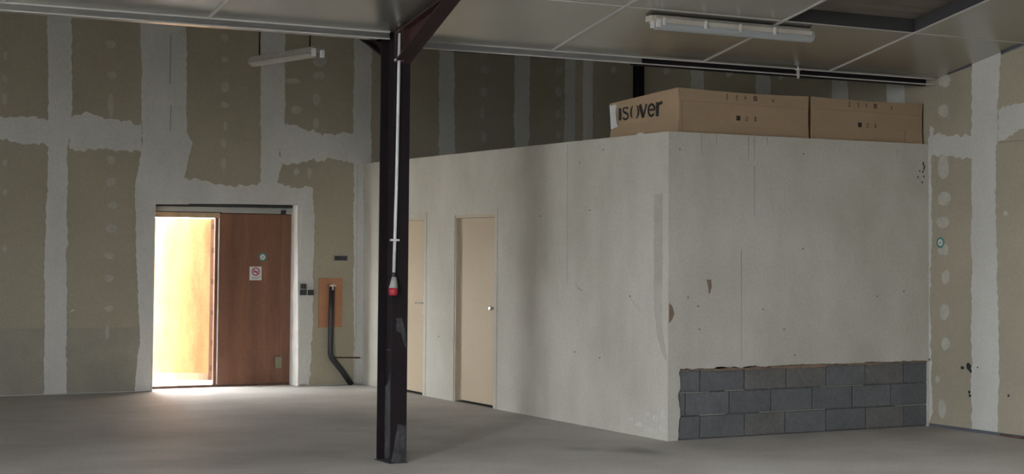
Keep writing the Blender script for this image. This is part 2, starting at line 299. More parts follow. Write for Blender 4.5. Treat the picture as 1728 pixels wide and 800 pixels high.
# ceiling of the front bay: backing deck plus separate sheet panels
dk = MB()
def deck_piece(xa, xb, ya, yb): dk.prism([(xa, ya, zf(ya)+.12), (xa, yb, zf(yb)+.12), (xa, yb, zf(yb)+.2), (xa, ya, zf(ya)+.2)], (xb-xa, 0, 0))
deck_piece(XW-.3, RX+.3, -10, RLY[0]); deck_piece(XW-.3, RX+.3, RLY[1], -.05)
edges_ = [XW-.3] + [v for q in ADDED_ROOFLIGHTS for v in q] + [RX+.3]
for k in range(0, len(edges_), 2): deck_piece(edges_[k], edges_[k+1], *RLY)
dk.prism([(XW-.3, YF-.3, zf(YF)-.06), (XW-.3, -10, zf(-10)), (XW-.3, -10, zf(-10)+.2), (XW-.3, YF-.3, zf(YF)+.14)], (RX+.6-XW, 0, 0))
ceiling = struct(dk.build('ceiling', 'deck'))
dk = MB(); dk.prism([(XW-.3, .0, zr(0)), (XW-.3, 7.0, zr(7)), (XW-.3, 7.0, zr(7)+.2), (XW-.3, .0, zr(0)+.2)], (RX+.6-XW, 0, 0))
struct(dk.build('ceiling_rear', 'panel'))
xj = [RX, 1.70, .29, -1.25, -2.74, -4.27] + [-4.27-1.49*k for k in range(1, 6)]
yj = [-.10] + [-1.24-1.2*k for k in range(8)]
for i in range(len(xj)-1):
    for j in range(len(yj)-1):
        x1, x0 = xj[i], xj[i+1]; y1, y0 = yj[j], yj[j+1]
        if i == 1 and j == 1: continue                                   # the missing panel
        if j == 0 and x1 <= -2.7: y1 = -.25
        if j == 3 and any(x0 < c and x1 > a for a, c in ADDED_ROOFLIGHTS): continue
        b = MB(); dz = (noise.noise((i*1.7, j*2.3, 0)))*.003
        b.box(x0+.004, x1-.004, y0+.004, y1-.004, dz, .119, fz=lambda x, y: zf(y))
        b.bm.normal_update()
        for f in b.bm.faces:
            if f.calc_center_median().z > zf((y0+y1)/2)+.02 or abs(f.normal.z) < .5: f.material_index = 1  # dark edges put the shade of the missing panel's recess into the colour
        b.build('ceiling_panel', ['panel', 'darkbox'], ceiling)
for x in xj[1:]:
    if abs(x+2.74) < .01: continue
    yb = -.10 if x > -2.7 else -.25
    box('joint_strip', 'trim', ceiling, x-.013, x+.013, -9.9, yb, -.007, .0, fz=lambda x, y: zf(y))
for y in yj[1:]:
    box('joint_strip', 'trim', ceiling, xj[-1], RX, y-.007, y+.007, -.004, .001, fz=lambda x, y: zf(y))
# edge trims along the valley
for nm, xa, xb, ya in (('trim_1', XW, -2.80, -.25), ('trim_2', -2.665, RX, -.10)):
    t = struct(box(nm, 'galv', None, xa, min(xb, -.35), ya, ya+.02, zf(ya)-.052, zf(ya)+.02))
    box('edge_bead', 'trim', t, xa, xb, ya-.012, ya+.002, zf(ya)-.008, zf(ya)+.003)
    box('edge_bead', 'trim', t, xa, xb, ya-.010, ya+.010, zf(ya)-.060, zf(ya)-.051)
struct(box('trim_3', 'galv', None, XW, -2.80, -.23, .02, 3.315, 3.33))
struct(box('trim_4', 'galv', None, -2.665, -.35, -.08, .02, 3.300, 3.31))

struct(box('trim_5', 'galv', None, XW-.2, RX+.25, -.12, .10, 3.452, 3.60))          # valley gutter closing the roof
struct(box('trim_6', 'steel', None, -.35, RX, .03, .08, 3.266, 3.452))              # added strip, its dark colour stands for the shade behind the open edge

# ------------------------------------------------------------------ back wall with its doorway
DX0, DX1, DZ = -2.615, -.83, 2.18
wb = MB()
for x0, x1, z0, z1 in ((XW, DX0, 0, 4.8), (DX1, RX+.3, 0, 4.8), (DX0, DX1, DZ, 4.8)): wb.box(x0, x1, BY+.013, 6.98, z0, z1)
wall_back = struct(wb.build('wall_back', 'filler'))
cols = [-6.2, -5.0, -3.74, -2.56, -1.20, -.06, 1.11, 2.20, 3.004]
ZJ = 2.92
for i in range(len(cols)-1):
    a, c = cols[i]+.002, cols[i+1]-.002
    box('plasterboard', 'boardlit', wall_back, a, c, BY, BY+.0128, ZJ+.0004, 4.75)
    lows = [(a, c, .7384, ZJ-.0004, 'boardlit'), (a, c, .012, .738, 'board_low' if a < -2.6 else 'boardlit')]
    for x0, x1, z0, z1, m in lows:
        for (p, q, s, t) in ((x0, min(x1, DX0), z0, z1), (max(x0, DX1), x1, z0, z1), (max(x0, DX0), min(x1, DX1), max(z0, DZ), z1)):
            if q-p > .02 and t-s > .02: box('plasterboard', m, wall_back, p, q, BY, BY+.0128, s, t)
for i, P in enumerate(BACK_FILLER):
    P = [(p[0], min(max(p[1], .005), 4.7)) for p in P]
    q = ragged(P, .017, seed=i+1, keep=lambda p: p.y < .03 or (DX0-.02 < p.x < DX1+.02 and p.y < DZ+.02))
    b = MB(); b.prism(on_back([v for v in q], BY), (0, -.003, 0)); b.build('joint_filler', 'fillerlit', wall_back)
for i, P in enumerate(BACK_FILLER_FLAT):
    P = [(p[0], max(p[1], .005)) for p in P]
    q = ragged(P, .024, seed=i+21, keep=lambda p: p.y < .03 or (DX0-.02 < p.x < DX1+.02 and p.y < DZ+.02))
    b = MB(); b.prism(on_back(q, BY), (0, -.0022, 0)); b.build('joint_filler', 'fillerlit', wall_back)
for i, (x, z, rx, rz) in enumerate(BACK_DABS):
    b = MB(); b.prism(on_back(blob(x, z, rx, rz, i+1), BY), (0, -.0018, 0)); b.build('filler_dab', 'dab', wall_back)
b = MB(); b.box(-2.62, -1.25, BY-.0042, BY, 3.3, 4.2); b.bm.clear()
for x0, z0, z1 in ((-2.47, 3.55, 4.12), (-2.455, 3.0, 3.3)):
    c = MB(); c.box(x0, x0+.012, BY-.0036, BY-.0028, z0, z1); c.build('joint_crack', 'drip', wall_back)
# plastered reveals of the doorway
rv = MB(); rv.box(DX1-.006, DX1+.01, BY-.004, 6.93, 0, DZ-.005); rv.box(DX0-.01, DX0+.006, BY-.004, 6.90, 0, DZ-.005)
rv.build('door_reveal', 'white_edge', wall_back)
box('door_reveal', 'filler', wall_back, DX0, DX1, BY, 6.93, DZ-.004, DZ+.008)

# ------------------------------------------------------------------ right wall
def gable(x0, x1, m, name):
    g = MB()
    g.prism([(x0, YF, 0), (x0, 7.0, 0), (x0, 7.0, zr(7)+.1), (x0, -.1, 3.42), (x0, -10, zf(-10)+.1), (x0, YF, zf(YF)+.1)], (x1-x0, 0, 0))
    return struct(g.build(name, m))
wall_right = gable(RX+.015, RX+.25, 'bluegap', 'wall_right')
ry = [-5.35, -4.15, -2.95, -1.95, -.75, .45, 1.30, 2.60, 3.86, 5.1, 6.30, 6.65]
for i in range(len(ry)-1):
    a, c = ry[i]+.002, ry[i+1]-.002
    zt = lambda y: (zf(y) if y < -.1 else zr(y))
    for z0, z1 in ((.028, 2.668), (2.672, None)):
        pts = [(a, z0), (c, z0)] + ([(c, z1), (a, z1)] if z1 else [(c, zt(c)-.022)] + ([(-.1, zt(-.1)-.022)] if a < -.1 < c else []) + [(a, zt(a)-.022)])
        b = MB(); b.prism(on_x(pts, RX), (.0145, 0, 0)); b.build('plasterboard', 'board', wall_right)
RIGHT_FILLER.append([(-2.27, .03), (-1.98, .03), (-1.97, 3.62), (-2.28, 3.66)])
RIGHT_FILLER_FLAT.append([(-1.28, 2.80), (-1.28, 3.02), (-2.0, 3.0), (-2.0, 2.74)])
RIGHT_FILLER_FLAT.append([(-2.25, 2.72), (-2.25, 2.99), (-4.4, 2.97), (-4.4, 2.71)])
for k in range(9): RIGHT_DABS.append((-1.50+.03*math.sin(k*2.1), .35+.37*k, .045, .045))
for i, P in enumerate(RIGHT_FILLER):
    P = [(p[0], max(p[1], .03)) for p in P]
    q = ragged(P, .02, seed=i+41, keep=lambda p: p.y < .05)
    b = MB(); b.prism(on_x(q, RX), (-.003, 0, 0)); b.build('joint_filler', 'filler', wall_right)
for i, P in enumerate(RIGHT_FILLER_FLAT):
    P = [(p[0], max(p[1], .03)) for p in P]
    q = ragged(P, .022, seed=i+61)
    b = MB(); b.prism(on_x(q, RX), (-.0022-.0001*i, 0, 0)); b.build('joint_filler', 'filler', wall_right)
for i, (y, z, ryy, rz) in enumerate(RIGHT_DABS):
    b = MB(); b.prism(on_x(blob(y, z, ryy, rz, i+81), RX), (-.0018, 0, 0)); b.build('filler_dab', 'dab', wall_right)
for i, (y, z, a, c) in enumerate(PAINT_SPOTS):
    b = MB(); b.prism(on_x(blob(y, z, a, c, i+120), RX), (-.0042, 0, 0)); b.build('paint_spot', 'black', wall_right)
b = MB(); b.tube([(RX-.012, -.93, .012), (RX-.010, -1.08, .010), (RX-.014, -1.2, .012)], .010, 8); b.build('crumbled_edge', 'rust', wall_right)

# west and front walls (behind the camera); the west wall holds the open gate that lights the hall
wl = MB()
wl.prism([(XW, YF, 0), (XW, GATE[0], 0), (XW, GATE[0], zf(GATE[0])+.1), (XW, YF, zf(YF)+.1)], (-.25, 0, 0))
wl.prism([(XW, GATE[1], 0), (XW, WIN[0], 0), (XW, WIN[0], zr(WIN[0])+.1), (XW, -.1, 3.42), (XW, GATE[1], zf(GATE[1])+.1)], (-.25, 0, 0))
wl.prism([(XW, WIN[1], 0), (XW, 7.0, 0), (XW, 7.0, zr(7)+.1), (XW, WIN[1], zr(WIN[1])+.1)], (-.25, 0, 0))
wl.prism([(XW, WIN[0], 0), (XW, WIN[1], 0), (XW, WIN[1], WIN[2]), (XW, WIN[0], WIN[2])], (-.25, 0, 0))
wl.prism([(XW, WIN[0], WIN[3]), (XW, WIN[1], WIN[3]), (XW, WIN[1], zr(WIN[1])+.1), (XW, WIN[0], zr(WIN[0])+.1)], (-.25, 0, 0))
wl.prism([(XW, GATE[0], GATE[2]), (XW, GATE[1], GATE[2]), (XW, GATE[1], zf(GATE[1])+.1), (XW, GATE[0], zf(GATE[0])+.1)], (-.25, 0, 0))
struct(wl.build('wall_left', 'filler'))
wd = MB()
for y0, y1, z0, z1 in ((WIN[0], WIN[0]+.05, WIN[2], WIN[3]), (WIN[1]-.05, WIN[1], WIN[2], WIN[3]), (WIN[0]+.05, WIN[1]-.05, WIN[2], WIN[2]+.05), (WIN[0]+.05, WIN[1]-.05, WIN[3]-.05, WIN[3]), ((WIN[0]+WIN[1])/2-.02, (WIN[0]+WIN[1])/2+.02, WIN[2]+.05, WIN[3]-.05)):
    wd.box(XW-.16, XW-.10, y0, y1, z0, z1)
struct(wd.build('added_window', 'white'))  # unseen window, added for light on the back wall
wfm = MB(); wfm.box(XW, RX+.2, YF-.25, YF, 0, 3.5); struct(wfm.build('wall_front', 'filler'))

# ------------------------------------------------------------------ inner room (white painted masonry)
HB = 2.70
D2, D3 = (3.205, 4.165), (4.905, 5.80)
ws = MB()
for y0, y1, z0, z1 in ((0.03, D2[0], 0, HB), (D2[1], D3[0], 0, HB), (D3[1], BY, 0, HB), (D2[0], D2[1], 2.035, HB), (D3[0], D3[1], 2.02, HB)):
    ws.box(0, .10, y0, y1, z0, z1)
wall_side = struct(ws.build('wall_inner_side', 'plaster'))
# plaster coat of the front, broken away over the blocks
BX0, BX1, BZ = .118, 2.985, .622
skin = [(0.0, 0.0)] + [(BX0 + .020*noise.noise((0, z*9.0, 3)) + (.014 if .42 < z < .56 or .18 < z < .30 else 0) - (.012 if z < .1 else 0), z) for z in [k*.03 for k in range(0, 21)]]
skin += [(BX0+.02 + k*.06, BZ + .008*noise.noise((k*.7, 0, 5)) - (.010 if k < 16 and k % 5 < 3 else 0)) for k in range(0, 48)]
skin += [(BX1, BZ), (BX1 + .004, .40), (BX1-.002, .2), (BX1, 0), (RX, 0), (RX, HB), (0, HB)]
fr = MB(); fr.prism([(x, 0, z) for x, z in skin], (0, .03, 0))
wall_fr = struct(fr.build('wall_inner_front', 'plaster'))
box('plaster_backing', 'raw', wall_fr, .10, RX, .0301, .12, BZ+.012, HB)
box('mortar_bed', 'mortar', wall_fr, .10, RX, .030, .12, 0, BZ+.011)
rows = [[.112, .351, .834, 1.30, 1.765, 2.232, 2.702, 2.99], [.112, .194, .666, 1.132, 1.606, 2.073, 2.54, 2.99], [.112, .352, .835, 1.293, 1.765, 2.236, 2.702, 2.99]]
for k, (r, (z0, z1)) in enumerate(zip(rows, ((.414, .614), (.207, .412), (.006, .205)))):
    for i in range(len(r)-1):
        dy = .004*noise.noise((i*3.1, k*5.7, 1)); dz = .003*noise.noise((i*1.9, k*2.7, 8))
        box('concrete_block', {0: 'block', 1: 'block2', 2: 'block3'}.get([0, 1, 2, 2, 0, 2, 1, 0, 0, 1, 0, 1, 0, 1, 1, 0, 2, 0, 1, 2, 1][k*7+i], 'block'), wall_fr, r[i]+.006, r[i+1]-.006, .014+dy, .0299, z0+.005+dz, z1-.005+dz, bevel=.003)
for x0, x1, z in ((.12, .45, .412), (.62, .83, .414), (1.0, 1.75, .208), (1.7, 2.2, .414), (2.6, 2.98, .206), (.35, .62, .209)):
    box('mortar_smear', 'drip', wall_fr, x0, x1, .012, .03, z-.003, z+.003)
b = MB(); b.prism([(p[0], 0, p[1]) for p in ragged([(.13, BZ-.004), (1.15, BZ-.006), (1.9, BZ-.002), (2.98, BZ+.003), (2.98, BZ-.012), (1.4, BZ-.022), (.5, BZ-.026), (.13, BZ-.02)], .008, seed=9)], (0, .025, 0))
b.build('broken_plaster_edge', 'raw', wall_fr)
# roof deck of the inner room
struct(box('ceiling_inner', 'deck', None, .10, RX, .12, BY, HB-.15, HB-.006))
# marks, chips and stains
for i, (y, z) in enumerate(SIDE_MARKS):
    b = MB(); b.prism(on_x(blob(y, z, .011 if i < 5 else .018, .008 if i < 5 else .005, i+140), 0), (-.0012, 0, 0)); b.build('wall_mark', 'mark', wall_side)
for i, (x, z) in enumerate(FRONT_MARKS):
    b = MB(); b.prism([(p[0], 0, p[1]) for p in blob(x, z, .010, .007, i+160)], (0, -.0012, 0)); b.build('wall_mark', 'mark', wall_fr)
b = MB(); b.prism([(p[0], 0, p[1]) for p in FRONT_SCUFF], (0, -.0012, 0)); b.build('scuff_mark', 'raw', wall_fr)
b = MB(); b.prism([(p[0], 0, p[1]) for p in CORNER_CHIP], (0, -.0015, 0)); b.build('corner_chip', 'raw', wall_fr)
for i, (a, c) in enumerate(FRONT_DRIPS):
    b = MB(); b.prism([(a[0]-.006, 0, min(a[1], 2.69)), (a[0]+.005, 0, min(a[1], 2.69)), (c[0]+.003, 0, c[1]), (c[0]-.002, 0, c[1])], (0, -.0008, 0)); b.build('drip_stain', 'drip', wall_fr)
for i, (x, z) in enumerate(FRONT_SPLASH):
    b = MB(); b.prism([(p[0], 0, p[1]) for p in blob(x, z, .008, .018 if i < 2 else .010, i+180)], (0, -.0012, 0)); b.build('paint_spot', 'ink', wall_fr)
b = MB(); b.prism(on_x(ragged(CORNER_BAND, .012, seed=77), 0), (-.0015, 0, 0)); b.build('repair_patch', 'plaster_old', wall_side)
for i, P in enumerate(FLAKES):
    b = MB(); b.prism(on_x(P, 0), (-.002, 0, 0)); b.build('paint_flake', 'white_edge2', wall_side)
b = MB(); b.prism(on_x([(1.745, 2.68), (1.735, 2.68), (1.728, 1.35), (1.736, 1.35)], 0), (-.0008, 0, 0)); b.build('wall_seam', 'drip', wall_side)
for P in ([(1.60, 1.36), (1.52, 1.29), (1.40, 1.262), (1.52, 1.283)], [(.62, 1.235), (.45, 1.12), (.44, 1.115), (.61, 1.225)]):
    b = MB(); b.prism(on_x(P, 0), (-.001, 0, 0)); b.build('wall_crack', 'mark', wall_side)

# inner doors
def inner_door(name, y0, y1, zt, lever):
    d = struct(empty(name, (0, (y0+y1)/2, 0), None, None)); d['kind'] = 'structure'
    f = MB()
    for a, c, z0, z1 in ((y0, y0+.04, 0, zt), (y1-.04, y1, 0, zt), (y0+.04, y1-.04, zt-.04, zt)): f.box(.002, .10, a, c, z0, z1)
    f.build('door_frame', 'beigedark', d)
    f = MB()
    for a, c, z0, z1 in ((y0-.045, y0+.012, 0, zt+.05), (y1-.012, y1+.045, 0, zt+.05), (y0, y1, zt-.008, zt+.05)): f.box(-.006, .002, a, c, z0, z1)
    f.build('casing', 'plaster', d)
    lf_ = box('door_leaf', 'beige', d, .048, .088, y0+.043, y1-.043, .022, zt-.043)
    box('door_gap_shade', 'darkbox', d, .003, .09, y0+.01, y1-.01, 0, .006)  # dark strip standing for the shade in the gap under the leaf
    b = MB(); hy = y0+.105; hz = 1.04
    if lever:
        b.tube([(.048, hy, hz), (-.008, hy, hz)], .010, 8); b.tube([(-.008, hy-.005, hz), (-.010, hy+.12, hz)], .009, 8)
        b.box(.040, .048, hy-.022, hy+.022, hz-.13, hz+.08)
    else:
        b.tube([(.048, hy, hz), (.005, hy, hz)], .010, 10); b.tube([(.014, hy, hz), (-.002, hy, hz), (-.016, hy, hz)], [.016, .027, .016], 12)
        b.tube([(.048, hy-.01, hz-.075), (.043, hy-.01, hz-.075)], .016, 12)
    b.build('door_handle', 'chrome', lf_, label='metal handle')
    return d
inner_door('door_2', D2[0], D2[1], 2.035, False)
inner_door('door_3', D3[0], D3[1], 2.02, True)

# ------------------------------------------------------------------ main door (door_1)
d1 = struct(empty('door_1', (-1.72, 6.95, 0), None, None))
fl = box('fixed_leaf', 'wood', d1, -1.742, -.832, 6.935, 6.975, .03, 2.060)
box('leaf_rail', 'wood', fl, -.97, -.87, 6.931, 6.935, .06, 2.02)
box('lit_leaf_edge', 'white_edge', fl, -1.752, -1.742, 6.935, 6.975, .03, 2.060)  # white strip puts the daylight on this edge into the colour
box('scratch', 'wornwood', fl, -1.11, -1.106, 6.9338, 6.935, .20, 1.85)
box('scratch', 'wornwood', fl, -1.30, -.97, 6.9338, 6.935, .405, .409)
hb = MB(); hb.box(-1.028, -.945, 6.905, 6.931, .20, .345)
hb.build('latch_box', 'olive', fl, bevel=.006); 
ang = math.radians(30); hx, hy_, wl_ = -1.785, 6.995, .80
ct, st = math.cos(ang), math.sin(ang)
hl = MB()
def leafpt(s_, t_): return (hx - ct*s_ + st*t_, hy_ + st*s_ + ct*t_)
def leafbox(mb, s0, s1, t0, t1, z0, z1):
    q = [leafpt(s0, t0), leafpt(s1, t0), leafpt(s1, t1), leafpt(s0, t1)]
    mb.prism([(x, y, z0) for x, y in q], (0, 0, z1-z0))
leafbox(hl, 0, wl_, 0, .04, .075, 2.0)
ol = hl.build('hinged_leaf', 'woodlight', d1)
hl = MB(); leafbox(hl, 0.0, .045, -.006, 0, .075, 2.0); hl.build('hinge_stile', 'wood', ol)
hl = MB(); leafbox(hl, .05, wl_, -.004, 0, .075, .16); hl.build('kick_strip', 'woodframe', ol)
for z in (.22, .52, .88, 1.25, 1.62, 1.90):
    hl = MB(); leafbox(hl, -.004, .03, -.014, -.006, z-.03, z+.03); hl.build('hinge', 'rust', ol)
box('center_post', 'wood', d1, -1.792, -1.756, 6.945, 6.99, 0, 2.07)
box('door_jamb', 'woodframe', d1, DX0, DX0+.035, 6.90, 6.985, 0, 2.07)
box('header', 'woodframe', d1, DX0, -1.75, 6.92, 6.985, 2.004, 2.066)
box('threshold', 'rust', d1, DX0, DX1, 6.93, 7.02, 0, .028)
tr = MB(); tr.box(DX0+.005, DX1-.002, 6.90, 6.98, 2.075, 2.135); tr.box(DX0+.005, DX1-.002, 6.89, 6.98, 2.108, 2.116)
tk = tr.build('track_cover', 'grey', d1)
box('track_rail', 'chrome', d1, -1.72, DX1-.002, 6.905, 6.93, 2.068, 2.084)
box('lintel_board', 'darkbox', d1, DX0-.02, DX1+.02, 6.958, 6.985, 2.05, 2.20)
box('track_gap_shade', 'black', d1, DX0+.002, DX1-.008, 6.89, 6.956, 2.138, DZ-.006)  # black box painted as the shadow in the gap above the track
box('roller', 'black', d1, -.985, -.925, 6.89, 6.93, 2.062, 2.115)

# ------------------------------------------------------------------ steel posts
def beam_post(name, x0, x1, y0, y1, z0, z1, label, cat='post', tf=.013, tw=.010):
    t = empty(name, ((x0+x1)/2, (y0+y1)/2, z0), label, cat, group='steel posts of the roof frame')
    xc = (x0+x1)/2
    box('flange', 'steel', t, x0, x1, y0, y0+tf, z0, z1)
    box('flange', 'steel', t, x0, x1, y1-tf, y1, z0, z1)
    box('web', 'steel', t, xc-tw/2, xc+tw/2, y0+tf, y1-tf, z0, z1)
    return t
PX0, PX1, PY0, PY1 = -2.80, -2.665, -.35, -.085
post = beam_post('steel_post', PX0, PX1, PY0, PY1, 0, 3.345, 'tall dark brown steel post standing free on the concrete floor under its haunches')
PXC = (PX0+PX1)/2
pb = MB(); pb.box(PX0-.012, PX1+.008, PY0-.012, PY1+.012, 0, .006); pb.build('base_plate', 'dust', post)
for k, (z0, z1, yy) in enumerate(((0, .30, 0), (.24, .52, 0))):
    q = ragged([(PX0+.004, z0+.005), (PX1-.004, z0+.005), (PX1-.004, z1*.92), (PX0+.06, z1*1.0), (PX0+.03, z1*.55)], .010, seed=30+k)
    if k == 0: b = MB(); b.prism([(p[0], PY0, p[1]) for p in q], (0, -.0012, 0)); b.build('dust_patch', 'dust', post, label='grey scuffed patch')
q = ragged([(PX0+.035, 1.12), (PX0+.085, 1.12), (PX1-.012, .96), (PX1-.008, .88), (PX1-.03, .93), (PX0+.08, 1.0), (PX0+.04, 1.02)], .012, seed=35)
b = MB(); b.prism([(p[0], PY0, p[1]) for p in q], (0, -.0012, 0)); b.build('dust_patch', 'dust', post, label='grey scuffed patch')
q = ragged([(PY0+.02, .02), (PY1-.015, .02), (PY1-.015, .55), (PY0+.12, .72), (PY0+.02, .70)], .02, seed=37)
b = MB(); b.prism([(PXC-.005, p[0], p[1]) for p in q], (-.0012, 0, 0)); b.build('dust_patch', 'dust', post, label='grey scuffed patch')
for z in (.86, .46, 2.26):
    box('weld_line', 'dust', post, PXC-.0065, PXC-.005, PY0+.013, PY1-.013, z-.004, z+.004)
# haunches and rafters, front and rear
def haunch(front):
    if front:
        y0, sgn, zb = PY0, -1, lambda d: 3.100 + .45*d
        top = lambda d: zf(PY0-d) - .012
        D = 1.55; rd = .034
    else:
        y0, sgn, zb = PY1, 1, lambda d: 3.176 + .42*d
        top = lambda d: zr(PY1+d) - .02
        D = .9; rd = .05
    h = MB(); n = 12; low = []; upp = []
    for k in range(n+1):
        d = D*k/n; z = min(zb(d), top(d)-rd); low.append((PXC-.005, y0+sgn*d, z)); upp.append((PXC-.005, y0+sgn*d, top(d)))
    h.prism(low + upp[::-1], (.010, 0, 0)); o = h.build('haunch_web', 'redsteel', post)
    f = MB(); f.prism([(PX0, p[1], p[2]) for p in low] + [(PX0, p[1], p[2]+.013) for p in low[::-1]], (PX1-PX0, 0, 0))
    f.build('haunch_flange', 'darkred', post)
    L = 9.5 if front else 6.7
    r = MB()
    f0, f1 = top(0), top(L)
    r.prism([(PX0, y0, f0-rd), (PX0, y0+sgn*L, f1-rd), (PX0, y0+sgn*L, f1-rd+.012), (PX0, y0, f0-rd+.012)], (PX1-PX0, 0, 0))
    r.prism([(PXC-.005, y0, f0-rd+.012), (PXC-.005, y0+sgn*L, f1-rd+.012), (PXC-.005, y0+sgn*L, f1), (PXC-.005, y0, f0)], (.01, 0, 0))
    r.build('rafter', 'redsteel' if front else 'steel', ceiling)
    if front:
        box('stiffener', 'redsteel', post, PX0+.002, PX1-.002, y0-.016, y0-.004, 3.10, 3.37)
        box('stiffener', 'redsteel', post, PX0+.004, PX1-.004, y0-.14, y0-.13, 3.17, 3.385)
haunch(True); haunch(False)
p2 = beam_post('steel_post', 2.925, 2.998, 4.98, 5.12, HB-.004, 4.33, 'black steel post rising behind the printed cardboard carton to the roof')

# conduit with its hanging plug on the front flange
yc = PY0-.016
ct_ = empty('conduit', (-2.785, yc, 1.42), 'thin white conduit clipped down the steel post, ending in a red plug', 'pipe')
b = MB(); b.tube([(-2.768, yc, 3.36), (-2.772, yc, 2.9), (-2.779, yc, 2.2), (-2.794, yc, 1.46)], .0125, 12); b.build('pipe', 'whitepipe', ct_)
for x, z in ((-2.769, 3.12), (-2.790, 1.72)):
    box('clip', 'white', ct_, x-.035, x+.035, PY0-.032, PY0, z-.008, z+.008, bevel=.002)
b = MB(); b.tube([(-2.794, yc, 1.47), (-2.796, yc, 1.425)], .014, 10); b.build('cable', 'black', ct_)
b = MB(); b.tube([(-2.796, yc-.01, 1.435), (-2.800, yc-.014, 1.38), (-2.806, yc-.018, 1.345)], [.018, .030, .036], 14); pl = b.build('plug_body', 'grey', ct_, label='grey plug body')
b = MB(); b.tube([(-2.806, yc-.018, 1.348), (-2.808, yc-.02, 1.30), (-2.808, yc-.02, 1.292)], [.038, .034, .022], 14); b.build('plug_cap', 'red', ct_, label='red plug cap')

# ------------------------------------------------------------------ lights (not lit)
fx = empty('fluorescent_light', (-.14, -1.13, 3.40), 'long tube light under the ceiling panels near the missing panel, cover clipped on', 'light', 'unlit tube lights')
X0, X1, FY, FZ = -.95, .66, -1.13, 3.455
b = MB(); b.prism([(X0+.03, FY-.052, FZ), (X0+.03, FY-.060, FZ+.035), (X0+.03, FY-.035, FZ+.062), (X0+.03, FY+.035, FZ+.062), (X0+.03, FY+.060, FZ+.035), (X0+.03, FY+.052, FZ)], (X1-X0-.06, 0, 0)); b.build('housing', 'housing', fx)
b = MB(); n = 10
prof = [(FY+.056*math.cos(math.pi*k/n), FZ-.002-.052*math.sin(math.pi*k/n)) for k in range(n+1)]
b.prism([(X0+.06, y, z) for y, z in prof], (X1-X0-.09, 0, 0)); b.build('diffuser', 'tube', fx)
b = MB(); n = 12
b.prism([(X1-.03, FY+.06*math.cos(2*math.pi*k/n), FZ+.005+.058*math.sin(2*math.pi*k/n)) for k in range(n)], (.03, 0, 0)); b.build('end_cap', 'grey', fx)
box('lamp_holder', 'white', fx, X0, X0+.02, FY-.045, FY-.01, FZ-.045, FZ+.01); box('lamp_holder', 'white', fx, X0+.035, X0+.065, FY-.066, FY-.03, FZ-.035, FZ+.02)
b = MB(); b.box(X0-.005, X0+.03, FY-.04, FY+.05, FZ+.01, FZ+.055); b.build('end_cap', 'housing', fx)
for x in (X0+.10, X0+.50, X0+.84, X0+1.19):
    b = MB(); b.box(x-.010, x+.010, FY-.070, FY-.054, FZ-.018, FZ+.042); b.build('clip', 'white', fx)
for x in (X0+.25, X1-.25):
    box('bracket', 'housing', fx, x-.02, x+.02, FY-.04, FY+.04, FZ+.06, zf(FY+.04)-.0, fz=None)

f2 = empty('fluorescent_light', (-3.05, 1.4, 3.2), 'bare tube batten hanging on thin rods before the back wall, beside the post', 'light', 'unlit tube lights')
def f2z(y): return 3.262 + .042*(y-.62)
b = MB()
b.prism([(-3.105, .64, f2z(.64)), (-3.085, .64, f2z(.64)+.05), (-3.015, .64, f2z(.64)+.05), (-2.995, .64, f2z(.64))], (0, 1.54, .065)); b.build('housing', 'housingdull', f2)
b = MB(); n = 8
b.prism([(-3.05+.052*math.cos(math.pi*k/n), .68, f2z(.68)-.003-.036*math.sin(math.pi*k/n)) for k in range(n+1)], (0, 1.48, .062)); b.build('diffuser', 'housingdull', f2)
box('lamp_holder', 'white', f2, -3.10, -3.075, .60, .64, f2z(.62)-.03, f2z(.62)+.03); box('lamp_holder', 'white', f2, -3.025, -3.0, .60, .64, f2z(.62)-.04, f2z(.62)+.02)
for y in (.80, 2.02):
    b = MB(); b.tube([(-3.05, y, f2z(y)+.045), (-3.05, y, zr(y)-.002)], .007, 8); b.build('rod', 'steel', f2)

ho = empty('cable_outlet', (1.30, -.16, 3.23), 'small white cable outlet dangling from the ceiling edge above the cartons', 'outlet')
b = MB(); b.tube([(1.30, -.16, 3.345), (1.30, -.16, 3.31)], .006, 8); b.build('wire', 'white', ho)
b = MB(); b.tube([(1.30, -.16, 3.31), (1.30, -.16, 3.30)], .028, 12); b.build('collar', 'white', ho)
b = MB(); b.tube([(1.30, -.16, 3.30), (1.30, -.16, 3.255), (1.302, -.16, 3.225)], [.016, .015, .010], 10); b.build('socket', 'housing', ho)

